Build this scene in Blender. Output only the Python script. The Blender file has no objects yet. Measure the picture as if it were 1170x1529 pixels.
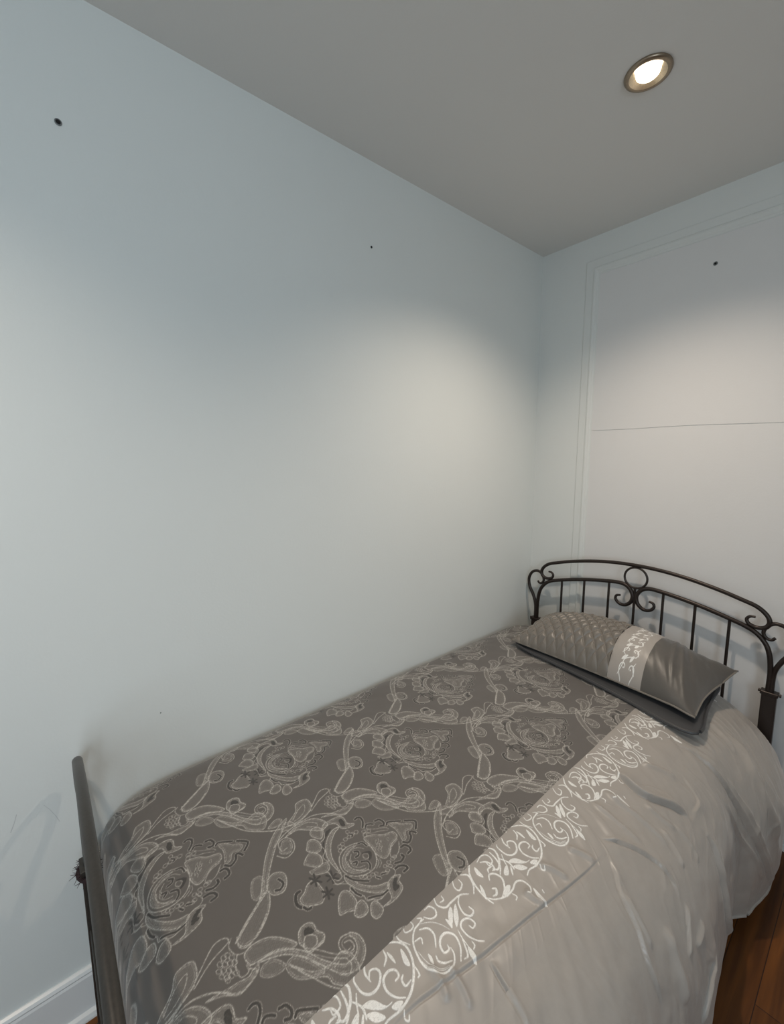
import bpy, bmesh, math, random
import numpy as np
from mathutils import Vector, Matrix
random.seed(4)
def smooth(a,b,x):
    q=np.clip((x-a)/(b-a),0,1); return q*q*(3-2*q)
def catmull(P,n=12,closed=False):
    P=np.asarray(P,float); N=len(P); out=[]
    idx=range(N) if closed else range(N-1)
    for i in idx:
        if closed: p0,p1,p2,p3=P[i-1],P[i],P[(i+1)%N],P[(i+2)%N]
        else:
            p1,p2=P[i],P[i+1]; p0=P[i-1] if i>0 else 2*p1-p2; p3=P[i+2] if i+2<N else 2*p2-p1
        for k in range(n):
            t=k/n
            out.append(.5*((2*p1)+(-p0+p2)*t+(2*p0-5*p1+4*p2-p3)*t*t+(-p0+3*p1-3*p2+p3)*t**3))
    if not closed: out.append(P[-1])
    return np.array(out)
class Noise:
    def __init__(s,seed,n=64): s.g=np.random.RandomState(seed).rand(n,n)*2-1; s.n=n
    def __call__(s,x,y):
        x=np.asarray(x,float)+1000;y=np.asarray(y,float)+1000
        i=np.floor(x).astype(int);j=np.floor(y).astype(int);u=x-i;v=y-j
        u=u*u*u*(u*(u*6-15)+10);v=v*v*v*(v*(v*6-15)+10);n=s.n
        a=s.g[i%n,j%n];b=s.g[(i+1)%n,j%n];c=s.g[i%n,(j+1)%n];d=s.g[(i+1)%n,(j+1)%n]
        return (a*(1-u)+b*u)*(1-v)+(c*(1-u)+d*u)*v
N1,N2,N3,N4=Noise(3),Noise(5),Noise(8),Noise(13)
PROF=catmull([(.03,.44),(.014,.50),(.010,.55),(.014,.582),(.04,.600),(.10,.608),(.2,.612),(.35,.614),(.5,.614),(.65,.613),(.75,.610),(.84,.603),(.90,.590),(.955,.566),(1.005,.530),(1.05,.475),(1.083,.40),(1.10,.31),(1.107,.21),(1.105,.12),(1.095,.05)],16)
_d=np.r_[0,np.cumsum(np.hypot(*np.diff(PROF,axis=0).T))]
_i=np.argmin(abs(PROF[:90,0]-.35)+9*(PROF[:90,1]<.59)); _i=int(np.argmin(np.abs(PROF[:,0]-.35)))
PS=_d-_d[_i]+PROF[_i,0]; S0,S1=float(PS[0]),float(PS[-1])
WR=[]  # wrinkle list: (kind, height, width, [(s,t)...]) filled below
def wrinkles(s,t):
    D=np.zeros_like(s)
    for kind,h,w,pts in WR:
        pts=np.asarray(pts,float); 
        if len(pts)>2: pts=catmull(pts,4)
        L=np.r_[0,np.cumsum(np.hypot(*np.diff(pts,axis=0).T))]; T=L[-1]
        m=6*w+.01
        box=(s>pts[:,0].min()-m)&(s<pts[:,0].max()+m)&(t>pts[:,1].min()-m)&(t<pts[:,1].max()+m)
        if not box.any(): continue
        x=s[box];y=t[box];best=np.full(x.shape,9.);sg=np.zeros(x.shape);al=np.zeros(x.shape)
        for k in range(len(pts)-1):
            a=pts[k];b=pts[k+1];e=b-a;l=np.hypot(*e)+1e-9
            q=((x-a[0])*e[0]+(y-a[1])*e[1])/l/l; qc=np.clip(q,0,1)
            dx=x-a[0]-qc*e[0];dy=y-a[1]-qc*e[1];d=np.hypot(dx,dy)
            u=d<best; best[u]=d[u]; sg[u]=np.sign(e[0]*dy-e[1]*dx)[u]; al[u]=(L[k]+qc*l)[u]/T
        tap=np.clip(np.minimum(al,1-al)*5,0,1); tap=tap*tap*(3-2*tap)
        end=np.exp(-np.maximum(0,best-4*w)/w)
        if kind=='r': v=h*np.exp(-(best/w)**2)*tap
        else:
            sd=best*sg  # fold: high on left side of the path, sharp drop to the right
            v=h*tap*(1/(1+np.exp(-sd/(w*.16))))*np.exp(-np.maximum(sd,0)/(w*1.8))
            v-=.35*h*tap*np.exp(-((sd+w*.35)/(w*.4))**2)
        D[box]+=v
    return D
def bulge(t):
    return np.interp(t,[-2.1,-1.4,-.98,-.80,-.66,-.56,-.525,-.48,-.34,-.2,-.1,0],[0,.0,.004,-.008,-.018,-.030,-.028,.0,.028,.030,.028,.02])
def comforter(s,t,detail=True):
    s=np.asarray(s,float);t=np.asarray(t,float)
    x=np.interp(s,PS,PROF[:,0]);z=np.interp(s,PS,PROF[:,1])
    e=.004;tx=np.interp(s+e,PS,PROF[:,0])-np.interp(s-e,PS,PROF[:,0]);tz=np.interp(s+e,PS,PROF[:,1])-np.interp(s-e,PS,PROF[:,1])
    l=np.hypot(tx,tz)+1e-9;nx,nz=-tz/l,tx/l
    side=smooth(.95,1.25,s)
    D=.004*N1(s*5,t*4)+.0025*N2(s*11,t*9)
    if detail:
        rim=smooth(.72,.95,s)
        D=D+.0010*N3(s*30,t*26)*(.5+rim)
        # gathers running across the border, strongest where it bends over the edge
        warp=N4(s*6,t*5)*.25
        D=D+.0013*smooth(.90,1.0,s)*(1-.55*smooth(1.2,1.5,s))*N2(s*5+7,(t+.35*s+warp*.12)*21)
        D=D+.0010*smooth(.76,.85,s)*(1-smooth(1.2,1.45,s))*N3(s*9+3,(t+.5*s+warp*.1)*46)
        # sharp satin creases, denser on the head half of the border
        dens=.5+.5*smooth(-1.35,-1.0,t)
        for nf,a_,b_,am,sk in ((N2,3.1,15,.0046,-.28),(N3,4.3,23,.0034,.22),(N1,6.5,34,.0020,-.05)):
            q=nf(s*a_+11+warp,(t+sk*s+warp*.35)*b_+2); msk=smooth(-.1,.6,N4(s*5+am*900,t*6))
            D=D+am*dens*msk*smooth(.80,.95,s)*(1-.4*smooth(1.3,1.5,s))*(1-np.minimum(1,np.abs(q)*3.2))**1.6
        D=D+.010*side*N1(s*2.2+3,(t+.1*s)*7)
        D=D+wrinkles(s,t)
        # the mattress edge under it: a soft valley beside the wall
        D=D*smooth(-.03,.10,s)
    x=x+nx*D+bulge(t)*side; z=z+nz*D
    dz=np.interp(t,[-2.044,-2.041,-2.039,-2.034,-2.02,-2.0,-1.97,-1.93,-1.88,-1.8,-.25,-.17,-.12,-.095,-.08,-.072],
                   [-.34,-.22,-.13,-.085,-.055,-.036,-.020,-.009,-.003,0,0,-.006,-.016,-.032,-.06,-.10])
    fade=1-.8*smooth(1.1,1.5,s)
    z=np.maximum(z+dz*fade,.035+.012*np.sin(t*9)); x=np.maximum(x,.006)
    return x,t+0*s,z

WR[:]=[["f",0.0138,0.0096,[[0.891,-0.606],[0.962,-0.573],[1.048,-0.553],[1.166,-0.515],[1.29,-0.465],[1.497,-0.339]]],["r",0.009,0.0059,[[1.024,-0.608],[1.135,-0.588],[1.277,-0.505],[1.452,-0.407]]],["f",0.0193,0.012,[[0.831,-0.888],[0.884,-0.905],[0.926,-0.898],[0.975,-0.847],[1.026,-0.812]]],["f",0.0166,0.0108,[[1.055,-0.79],[1.108,-0.784],[1.184,-0.792],[1.292,-0.787],[1.41,-0.722]]],["f",0.006,0.0055,[[0.844,-1.758],[0.849,-1.68],[0.871,-1.562],[0.882,-1.486],[0.895,-1.393],[0.911,-1.288],[0.92,-1.215],[0.924,-1.142]]],["f",0.0083,0.0058,[[0.886,-1.532],[0.926,-1.537],[0.957,-1.537],[0.984,-1.542]]],["f",0.0083,0.0058,[[0.926,-1.144],[0.96,-1.167],[0.988,-1.19],[1.037,-1.205],[1.088,-1.222],[1.17,-1.217]]],["r",0.0076,0.0054,[[0.986,-1.177],[1.017,-1.187],[1.062,-1.192],[1.084,-1.192]]],["f",0.0096,0.0058,[[0.902,-1.127],[0.955,-1.074],[1.002,-1.041],[1.048,-1.031],[1.082,-1.041]]],["r",0.0076,0.0076,[[0.846,-0.986],[0.915,-0.981],[0.991,-0.968],[1.022,-0.978]]],["r",0.006,0.0068,[[0.84,-1.049],[0.924,-1.044],[0.973,-1.036]]],["r",0.0076,0.0068,[[0.98,-0.943],[1.022,-0.951],[1.062,-0.968]]],["r",0.006,0.0059,[[0.999,-0.888],[1.053,-0.883],[1.09,-0.893]]],["r",0.006,0.0059,[[0.928,-0.925],[0.98,-0.913],[1.013,-0.895]]],["f",0.0083,0.006,[[1.09,-1.026],[1.117,-1.049],[1.146,-1.074],[1.162,-1.091]]],["r",0.006,0.0068,[[1.146,-0.991],[1.162,-1.018],[1.166,-1.049]]],["r",0.0134,0.0153,[[0.982,-0.337],[1.044,-0.349],[1.11,-0.382],[1.197,-0.382],[1.328,-0.337]]],["r",0.0076,0.0085,[[0.933,-0.357],[0.991,-0.372],[1.046,-0.397]]],["r",0.006,0.0068,[[0.926,-0.41],[0.982,-0.422],[1.026,-0.42]]],["r",0.0076,0.0085,[[0.866,-0.53],[0.937,-0.488],[1.004,-0.498]]],["r",0.006,0.0085,[[0.869,-0.795],[0.913,-0.759],[0.957,-0.739]]],["f",0.0068,0.006,[[0.962,-0.709],[1.004,-0.724],[1.024,-0.742],[1.024,-0.792]]],["r",0.006,0.0068,[[0.844,-1.31],[0.877,-1.288],[0.906,-1.278]]],["r",0.006,0.0068,[[0.857,-1.383],[0.884,-1.376],[0.9,-1.363]]],["r",0.006,0.0068,[[0.866,-1.22],[0.895,-1.2],[0.924,-1.192]]],["r",0.006,0.0068,[[0.826,-1.627],[0.86,-1.627],[0.882,-1.635]]],["r",0.006,0.0059,[[0.844,-1.602],[0.882,-1.6],[0.911,-1.607]]],["f",0.011,0.0096,[[1.244,-0.958],[1.27,-1.024],[1.321,-1.074]]],["r",0.009,0.0102,[[1.077,-1.124],[1.144,-1.137],[1.215,-1.144]]],["r",0.006,0.007,[[0.891,-0.584],[0.962,-0.5509999999999999],[1.048,-0.531],[1.166,-0.493],[1.29,-0.443],[1.497,-0.317]]]]

MED=[["f",2,-262,-118,-274,-100,-268,-80,-248,-68,-218,-76,-204,-94,-224,-112,-244,-122],["f",2,-208,-164,-230,-146,-222,-122,-194,-108,-166,-114,-156,-132,-168,-154,-194,-172],["f",2,-148,-212,-176,-174,-164,-150,-136,-136,-104,-144,-96,-170,-114,-190,-132,-204],["f",2,158,-154,140,-134,140,-108,166,-102,188,-112,192,-136,184,-154,168,-162],["f",2,184,-96,174,-82,180,-66,208,-60,226,-66,234,-86,230,-104,210,-110],["f",2,78,-178,62,-150,78,-130,128,-126,152,-150,140,-178,130,-206],["f",2,-22,-296,-34,-270,-54,-248,-60,-214,-12,-206,24,-210,48,-236,34,-268,16,-292,-4,-300],["f",1.5,-100,-210,-98,-182,-94,-132,-64,-132,-54,-156,-76,-200],["f",2,182,0,158,12,146,48,162,78,176,58,210,50,224,18,226,-18,216,-54,214,-14],["D",1.5,158,46,164,62,182,40,196,46,202,16,180,22],["f",2,-240,-70,-260,-46,-260,-12,-250,34,-228,48,-192,46,-170,72,-166,50,-184,12,-224,2,-244,-28,-238,-56],["D",1.5,-234,24,-226,40,-190,32,-200,16],["f",2,-204,0,-204,-38,-168,-88,-112,-116,-50,-116,-8,-110,-50,-106,-104,-98,-154,-70,-188,-28,-196,-2],["f",2,6,-102,42,-92,88,-74,134,-28,152,18,174,-2,162,-38,126,-74,82,-102,36,-114],["d",3,14,-102,52,-86,82,-56,96,-40],["D",1.2,-220,-56,-216,-32,-184,-86,-130,-120,-90,-128,-120,-126,-168,-108,-190,-84],["o",2.2,-72,-78,-20,-98,30,-84,62,-42,66,10,40,46,-10,62,-60,48,-86,10,-94,-40],["f",1.5,-48,-78,-12,-88,28,-70,50,-32,54,-10,32,-46,-8,-66,-48,-60,-70,-30,-74,14,-84,-26,-70,-58],["l",1.3,-34,-60,2,-64,30,-44,44,-14],["l",1.3,-38,-48,-4,-54,20,-38,30,-12],["l",1.3,-52,-28,-34,-44,-8,-44],["l",1.3,-58,-44,-68,-16,-60,12,-38,32],["l",1.3,30,52,56,46,72,20],["l",1.3,44,58,64,54,76,34],["d",3,-54,-10,-42,4,-28,-4,-28,-20],["D",1.5,-26,16,-8,48,18,36,22,16,-4,34,-16,16],["o",1.5,-18,14,-4,32,12,20,-2,6],["d",3,6,-14,20,8,42,8,56,-4],["d",3,-14,-44,-6,-28,4,-40],["d",2.5,-74,24,-66,44,-40,50],["f",1.8,-80,62,-66,110,-38,142,-20,190,14,188,26,142,56,102,56,74,20,60,-32,64],["l",1.2,-38,102,-28,96],["l",1.2,-36,114,-26,108],["l",1.2,-20,118,-10,112],["l",1.2,-18,90,-8,84],["l",1.2,-14,102,-2,96],["l",1.2,0,108,10,102],["l",1.2,-8,74,2,68],["l",1.2,4,82,14,78],["l",1.2,16,92,26,86],["d",1.2,-30,98,-20,94],["d",1.2,-20,110,-12,106],["d",1.2,-6,86,2,82],["d",1.2,4,96,12,92],["d",1.2,-10,150,-2,146],["f",1.3,-62,200,-50,230,-26,250,-8,276,10,286,26,268,18,236,46,218,46,196,8,204,-24,208],["d",3.6,-186,86,-188,100,-176,114,-152,110,-130,92],["d",3.2,-116,98,-130,114,-122,132,-112,142],["d",3.8,-120,160,-114,180,-90,188,-76,178,-82,162],["d",3.2,-68,190,-76,204,-56,236,-42,256],["d",4,-30,274,2,308,20,304,40,282],["d",4,56,268,38,258,36,246,58,236,70,210,52,192],["d",4,64,168,66,186,84,196,104,192,108,172],["d",4,94,146,108,146,116,122,106,98],["d",4,126,82,128,102,142,120,160,122,162,100],["d",5,-50,-284,-48,-300,-24,-314,0,-314,20,-298],["d",3.5,16,-300,34,-292,36,-278],["k",3.6,-50,-208,-30,-194],["k",3.6,-48,-212,-28,-218],["k",3.6,-52,-214,-50,-232],["k",3.6,-56,-212,-76,-224],["k",3.6,-58,-208,-80,-202],["k",3.6,-54,-206,-56,-186],["k",3.6,-14,-146,4,-132],["k",3.6,-14,-150,8,-158],["k",3.6,-18,-152,-16,-172],["k",3.6,-22,-150,-42,-162],["k",3.6,-22,-146,-46,-138],["k",3.6,-18,-144,-22,-122],["k",3.6,32,-196,50,-184],["k",3.6,34,-200,52,-206],["k",3.6,30,-202,32,-220],["k",3.6,26,-200,8,-212],["k",3.6,26,-196,4,-190],["k",3.6,28,-194,26,-176],["l",1.8,-26,-124,-12,-114,8,-116,12,-136,-2,-146],["l",1.8,-54,-156,-40,-148,20,-152,30,-122],["l",2,70,-118,96,-118,124,-106,132,-92,156,-92,164,-74,178,-62,186,-44,182,-8],["d",3,74,-114,104,-110,124,-100],["d",3,152,-82,166,-54,178,-32,178,-4],["l",2,-250,-60,-200,-76,-186,-108,-144,-108,-124,-130,-88,-124],["o",1.3,-110,-38,-108,-46,-114,-54,-122,-54,-126,-46,-120,-38],["o",1.3,-114,-22,-110,-30,-116,-36,-126,-36,-128,-28,-122,-22],["o",1.3,-124,0,-120,-6,-126,-14,-136,-14,-138,-6,-132,2],["o",1.3,-122,22,-120,14,-126,6,-136,8,-138,16,-132,22],["o",1.3,-124,40,-122,32,-128,26,-136,26,-140,34,-134,42],["o",1.3,-92,-48,-90,-54,-96,-62,-104,-62,-108,-54,-102,-46],["o",1.3,-94,-30,-92,-36,-98,-44,-106,-44,-110,-36,-104,-28],["o",1.3,-148,28,-144,20,-152,14,-160,14,-164,22,-158,28],["o",1.3,-122,60,-118,52,-124,44,-134,46,-136,54,-130,62],["o",1.3,-100,90,-98,82,-104,74,-114,76,-116,84,-110,90],["o",1.3,-90,110,-86,102,-92,96,-102,96,-104,104,-98,112],["o",1.3,-84,84,-80,76,-86,68,-96,70,-98,78,-92,86],["o",1.3,66,-46,68,-54,64,-60,56,-60,54,-54,58,-46],["o",1.3,78,-34,80,-42,74,-48,68,-48,66,-40,70,-34],["o",1.3,90,-22,92,-30,86,-36,78,-36,76,-30,82,-22],["o",1.3,90,-2,92,-10,86,-16,78,-16,76,-8,82,-2],["o",1.3,94,12,96,6,92,-2,84,0,82,6,88,12],["o",1.3,116,8,118,2,114,-4,106,-4,104,2,110,10],["o",1.3,112,34,114,26,110,20,102,20,100,28,106,34],["o",1.3,116,58,118,50,112,44,104,44,102,52,108,58],["o",1.3,92,62,96,56,90,48,82,50,80,56,86,64],["o",1.3,108,80,110,72,104,66,96,66,94,74,100,80],["o",1.3,90,86,92,78,86,72,78,72,76,80,82,88],["o",1.3,88,110,90,102,84,96,76,96,74,104,80,112],["o",1.3,86,122,88,114,82,108,74,108,72,116,78,124],["o",1.3,120,48,122,40,116,34,110,34,108,42,112,48],["d",2.5,106,20,114,38],["d",2.5,102,-4,118,6],["d",2.5,-142,20,-128,32,-122,24],["l",1.5,24,180,36,134,68,104,80,120,72,148,38,178],["l",1.3,-126,96,-106,110,-82,138,-60,176,-44,184],["l",1.3,-104,80,-78,106,-64,140,-42,176],["l",1.6,90,60,118,74,138,72,152,46],["l",1.6,12,-160,34,-132,58,-110,82,-126]]
VINE=[["f",2,-48,50,-86,112,-136,178,-216,224,-302,276,-384,350,-428,436,-368,384,-328,340,-270,292,-200,242,-148,212,-114,150,-68,76],["f",2,-150,210,-110,136,-72,78,-44,56,-16,74,-20,124,-68,186,-122,214],["f",2,-190,234,-204,268,-178,300,-136,296,-102,266,-116,228,-152,218],["d",3.5,-166,272,-136,280,-120,260,-128,242],["l",2.2,-270,314,-234,342,-248,388,-294,402,-330,380,-322,344,-278,340,-276,366],["f",1.3,-272,330,-246,362,-268,388,-304,392,-322,368,-302,348],["f",1.8,-368,384,-404,408,-392,444,-346,448,-332,414,-362,404],["f",1.2,-232,184,-226,222,-172,214,-140,172,-170,158],["f",2.2,34,60,10,60,-2,80,2,124,30,170,96,220,100,194,74,150,60,98,54,70],["f",2.2,62,88,66,140,100,194,142,232,204,268,260,314,268,352,252,382,222,392,202,384,192,390,220,412,262,410,294,382,304,340,282,298,234,268,172,232,136,206,102,170,80,130],["l",2.2,194,390,186,356,200,336,226,334,246,354,240,378,214,376,208,356],["l",1.8,132,236,172,274,216,310,240,344],["l",1.2,200,386,198,356,212,344,234,350,234,368],["l",1.2,170,252,220,296,252,338,252,370],["f",2.4,104,228,68,246,62,276,78,298,110,298,136,312,156,300,158,272,150,240,126,234],["D",1.5,78,260,78,278,102,290,106,278,98,256],["l",2,122,236,100,254,108,274,126,286,146,278,150,262],["l",2.2,152,302,158,264,158,222],["f",1.2,104,80,132,106,142,140,132,160,94,140,80,102],["f",1.2,138,158,184,164,214,192,232,228,234,256,170,228,128,192],["o",1.2,-26,8,-24,2,-30,-6,-40,-6,-44,0,-38,8],["o",1.2,-26,22,-22,14,-28,8,-38,6,-42,12,-36,20],["o",1.2,-8,30,-4,24,-12,18,-22,16,-24,22,-18,30],["o",1.2,-18,-8,-14,-14,-20,-22,-30,-22,-34,-16,-28,-10],["o",1.2,-6,6,-2,0,-8,-8,-18,-8,-22,-2,-16,4],["o",1.2,4,22,8,16,2,8,-8,6,-12,12,-6,20],["o",1.2,12,34,16,28,10,20,0,18,-4,26,2,32],["o",1.2,2,-16,4,-22,-2,-30,-12,-32,-14,-26,-8,-18],["o",1.2,10,-4,12,-10,6,-18,-4,-18,-8,-12,0,-6],["o",1.2,20,10,24,4,18,-4,8,-4,4,2,12,8],["o",1.2,28,24,32,16,26,10,16,8,12,14,18,22],["o",1.2,46,28,50,20,42,14,34,12,30,18,36,26],["o",1.2,24,-14,26,-20,20,-26,10,-28,8,-22,14,-16],["o",1.2,36,0,40,-6,34,-14,24,-16,22,-10,28,-2],["o",1.2,42,12,46,6,40,0,30,-2,26,4,34,12],["o",1.2,46,-2,50,-8,44,-14,34,-16,32,-10,38,-2],["l",1.8,-8,40,26,24,64,28,66,54,42,56,54,64],["l",1.8,-74,42,-54,26,-16,36,0,62,-4,92],["l",2,-64,60,-34,54,-16,64,-10,90,-32,138,-66,176],["f",1.6,68,88,86,80,100,52,106,8,72,-34,46,-84,60,-30,72,20,80,48,70,68],["f",2,-32,-226,-72,-164,-116,-138,-106,-86,-54,-84,-26,-110,-10,-156,-4,-202],["l",1.6,-36,-196,-74,-148,-84,-110,-48,-126,-30,-160,-26,-192],["f",2,26,-262,8,-196,14,-136,48,-96,98,-80,106,-124,70,-164,32,-204,28,-252],["l",1.6,16,-198,26,-148,60,-118,74,-128,46,-164],["l",2.6,40,-328,14,-276,2,-222,2,-136,18,-90,58,-36,102,4,100,50,82,78,60,60],["l",2.2,-20,-102,-54,-34,-70,30,-94,22,-98,-14,-66,-58,-34,-98],["l",2.4,-48,-302,-28,-258,-14,-206,-14,-152,-28,-100],["f",1.8,-188,-370,-198,-322,-168,-292,-116,-296,-82,-330,-130,-386,-166,-396,-200,-438,-278,-478,-210,-428],["l",1.4,-172,-362,-178,-326,-146,-310,-122,-334,-142,-358],["l",2.4,-278,-478,-200,-438,-126,-394,-74,-336,-30,-266,-12,-200],["f",1.6,-72,-308,-96,-262,-82,-236,-56,-246,-56,-278]]
BAND=[["w",4,1532,-3170,1534,-3216,1560,-3250,1598,-3266,1640,-3268,1682,-3248,1702,-3214,1698,-3180,1678,-3158,1658,-3154],["w",1.6,1594,-3258,1638,-3252,1678,-3230,1694,-3198],["w",1.6,1600,-3270,1646,-3260,1682,-3234,1700,-3198],["w",1.4,1534,-3194,1556,-3156,1584,-3132,1618,-3116],["w",4,1548,-3206,1564,-3178,1594,-3174,1624,-3196],["w",3,1564,-3246,1570,-3220,1588,-3228],[".",5,1598,-3212],["w",4.5,1708,-3156,1678,-3124,1644,-3114,1618,-3132,1614,-3158,1630,-3180,1654,-3184,1658,-3162,1646,-3158],[".",4,1646,-3156],["w",4,1642,-3214,1660,-3218,1678,-3202,1688,-3178],["W",1,1622,-3234,1636,-3230,1654,-3238,1642,-3240],["w",3,1502,-3284,1526,-3284,1560,-3266],["w",3,1502,-3248,1520,-3252,1528,-3230,1522,-3214,1502,-3214],["w",3,1514,-3188,1526,-3174,1532,-3192,1536,-3222],["w",3.5,1512,-3144,1514,-3122,1538,-3112,1554,-3124,1548,-3148,1528,-3164],[".",4,1528,-3138],["w",4,1506,-3086,1532,-3094,1558,-3074,1558,-3042,1562,-2990,1580,-2960],["w",3,1518,-3056,1534,-3060,1532,-3078],["w",4,1560,-2996,1580,-3022,1614,-3032,1636,-3016,1632,-2992,1612,-2996],[".",4,1610,-3000],["w",4,1720,-3040,1700,-3062,1672,-3076,1640,-3076,1628,-3056,1638,-3028,1662,-3020,1668,-3040,1654,-3046],["W",1,1568,-3058,1590,-3068,1616,-3102,1586,-3088],["W",1,1574,-3034,1614,-3062,1628,-3088,1596,-3068],["W",1,1696,-3102,1726,-3102,1746,-3116,1722,-3118],["w",3.5,1660,-3096,1698,-3114,1714,-3126,1712,-3142],["W",1,1586,-3104,1608,-3096,1620,-3106],["w",3,1694,-3078,1708,-3080,1714,-3094],["w",2.2,1638,-3092,1664,-3098,1714,-3102],["w",4,1500,-3428,1524,-3442,1554,-3440],["w",4.5,1542,-3438,1528,-3424,1538,-3404,1558,-3402,1580,-3426,1580,-3458,1558,-3480,1520,-3484,1506,-3476],["w",4.5,1660,-3376,1640,-3400,1608,-3414,1578,-3404,1570,-3378,1582,-3356,1602,-3356,1606,-3374],[".",4,1602,-3370],["w",4,1638,-3332,1638,-3356,1618,-3356,1610,-3344],["w",4.5,1490,-3346,1516,-3302,1552,-3280,1600,-3290,1638,-3320,1664,-3360,1672,-3410,1664,-3456,1672,-3484],["w",3,1496,-3388,1484,-3368,1488,-3350],["w",4,1510,-3350,1534,-3356,1550,-3378],["W",1,1524,-3344,1544,-3338,1568,-3342,1546,-3346],["W",1,1548,-3300,1576,-3300,1606,-3308,1588,-3318],["W",1,1588,-3498,1596,-3464,1636,-3438,1640,-3418,1636,-3444,1616,-3474],["W",1,1614,-3500,1624,-3474,1654,-3456,1642,-3488],["W",1,1650,-3426,1650,-3406,1662,-3390,1666,-3414],["w",4,1552,-3522,1586,-3502,1612,-3504,1622,-3508],["w",3,1548,-3496,1574,-3512,1600,-3522],["W",1,1592,-3522,1598,-3546,1610,-3560,1620,-3548,1608,-3530],["w",4.5,1606,-3510,1632,-3532],["w",4.5,1510,-3532,1546,-3534,1576,-3546,1598,-3574],["w",4.5,1514,-3604,1528,-3580,1552,-3570,1570,-3576,1568,-3588],["w",4,1554,-3578,1552,-3600,1564,-3610],["w",3,1680,-3400,1696,-3410,1706,-3402,1696,-3392],["w",3.5,1616,-3296,1644,-3298,1648,-3308],[".",3.5,1648,-3308],["w",4.5,1500,-2860,1530,-2894,1578,-2912,1624,-2914,1662,-2906],["w",3.5,1500,-2972,1528,-2988,1548,-2980,1538,-2952,1518,-2950],["w",4,1510,-2928,1530,-2904,1568,-2916,1592,-2942],["w",5,1500,-2736,1530,-2720,1570,-2740,1592,-2776,1578,-2794],["w",3.5,1518,-2830,1510,-2792,1524,-2766,1554,-2768,1560,-2796,1544,-2798],[".",4.5,1556,-2774],["w",4.5,1598,-2846,1584,-2830,1594,-2806,1626,-2796,1658,-2824,1672,-2860],["w",5,1626,-2864,1636,-2852,1650,-2868,1646,-2884],["w",4,1634,-2910,1660,-2886,1678,-2842,1680,-2800,1670,-2762,1684,-2736,1718,-2730,1734,-2752,1726,-2764],[".",5,1704,-2762],["w",3,1688,-2814,1706,-2808,1712,-2822],["W",1,1586,-2894,1610,-2898,1636,-2916,1612,-2912],["W",1,1656,-2812,1664,-2794,1682,-2830,1674,-2846],["W",1,1526,-2856,1558,-2854,1574,-2858,1550,-2870],["W",1,1730,-2724,1764,-2722,1800,-2728,1770,-2740],["w",3,1754,-2696,1766,-2700],["w",3,1748,-2734,1766,-2744]]

sc=bpy.context.scene; COL=sc.collection
HC=2.511                      # ceiling height
# ------------------------------------------------------------------ helpers
def link(name,me,mat=None,parent=None,smoothf=True):
    o=bpy.data.objects.new(name,me); COL.objects.link(o)
    if mat:
        for m in (mat if isinstance(mat,(list,tuple)) else [mat]): me.materials.append(m)
    if smoothf: me.polygons.foreach_set('use_smooth',[True]*len(me.polygons))
    if parent: o.parent=parent; o.matrix_parent_inverse=Matrix.Translation(-parent.location) if False else Matrix()
    if parent: o.location=-world_loc(parent)
    return o
def world_loc(o):
    v=Vector(o.location)
    while o.parent: o=o.parent; v=v+Vector(o.location)
    return v
def thing(o,label,cat,group=None):
    o['label']=label;o['category']=cat
    if group:o['group']=group
    return o
def empty(name,loc,label,cat,group=None):
    o=bpy.data.objects.new(name,None);COL.objects.link(o);o.location=loc;o.empty_display_size=.1
    return thing(o,label,cat,group)
def mesh(name,V,F):
    me=bpy.data.meshes.new(name);me.from_pydata([tuple(v) for v in V],[],[tuple(f) for f in F]);me.update();return me
def gridmesh(name,X,Y,Z,flip=False):
    n,m=X.shape;me=bpy.data.meshes.new(name)
    co=np.stack([X,Y,Z],-1).reshape(-1,3).astype(np.float32)
    i=np.arange(n*m).reshape(n,m)
    q=np.stack([i[:-1,:-1],i[1:,:-1],i[1:,1:],i[:-1,1:]],-1).reshape(-1,4)
    if flip:q=q[:,::-1]
    k=len(q)
    me.vertices.add(n*m);me.vertices.foreach_set('co',co.ravel())
    me.loops.add(k*4);me.loops.foreach_set('vertex_index',q.ravel().astype(np.int32))
    me.polygons.add(k);me.polygons.foreach_set('loop_start',(np.arange(k)*4).astype(np.int32));me.polygons.foreach_set('loop_total',np.full(k,4,np.int32))
    me.update(calc_edges=True);me.validate();return me
def attr(me,name,arr):
    a=me.attributes.new(name,'FLOAT','POINT');a.data.foreach_set('value',np.asarray(arr,np.float32).ravel())
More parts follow.
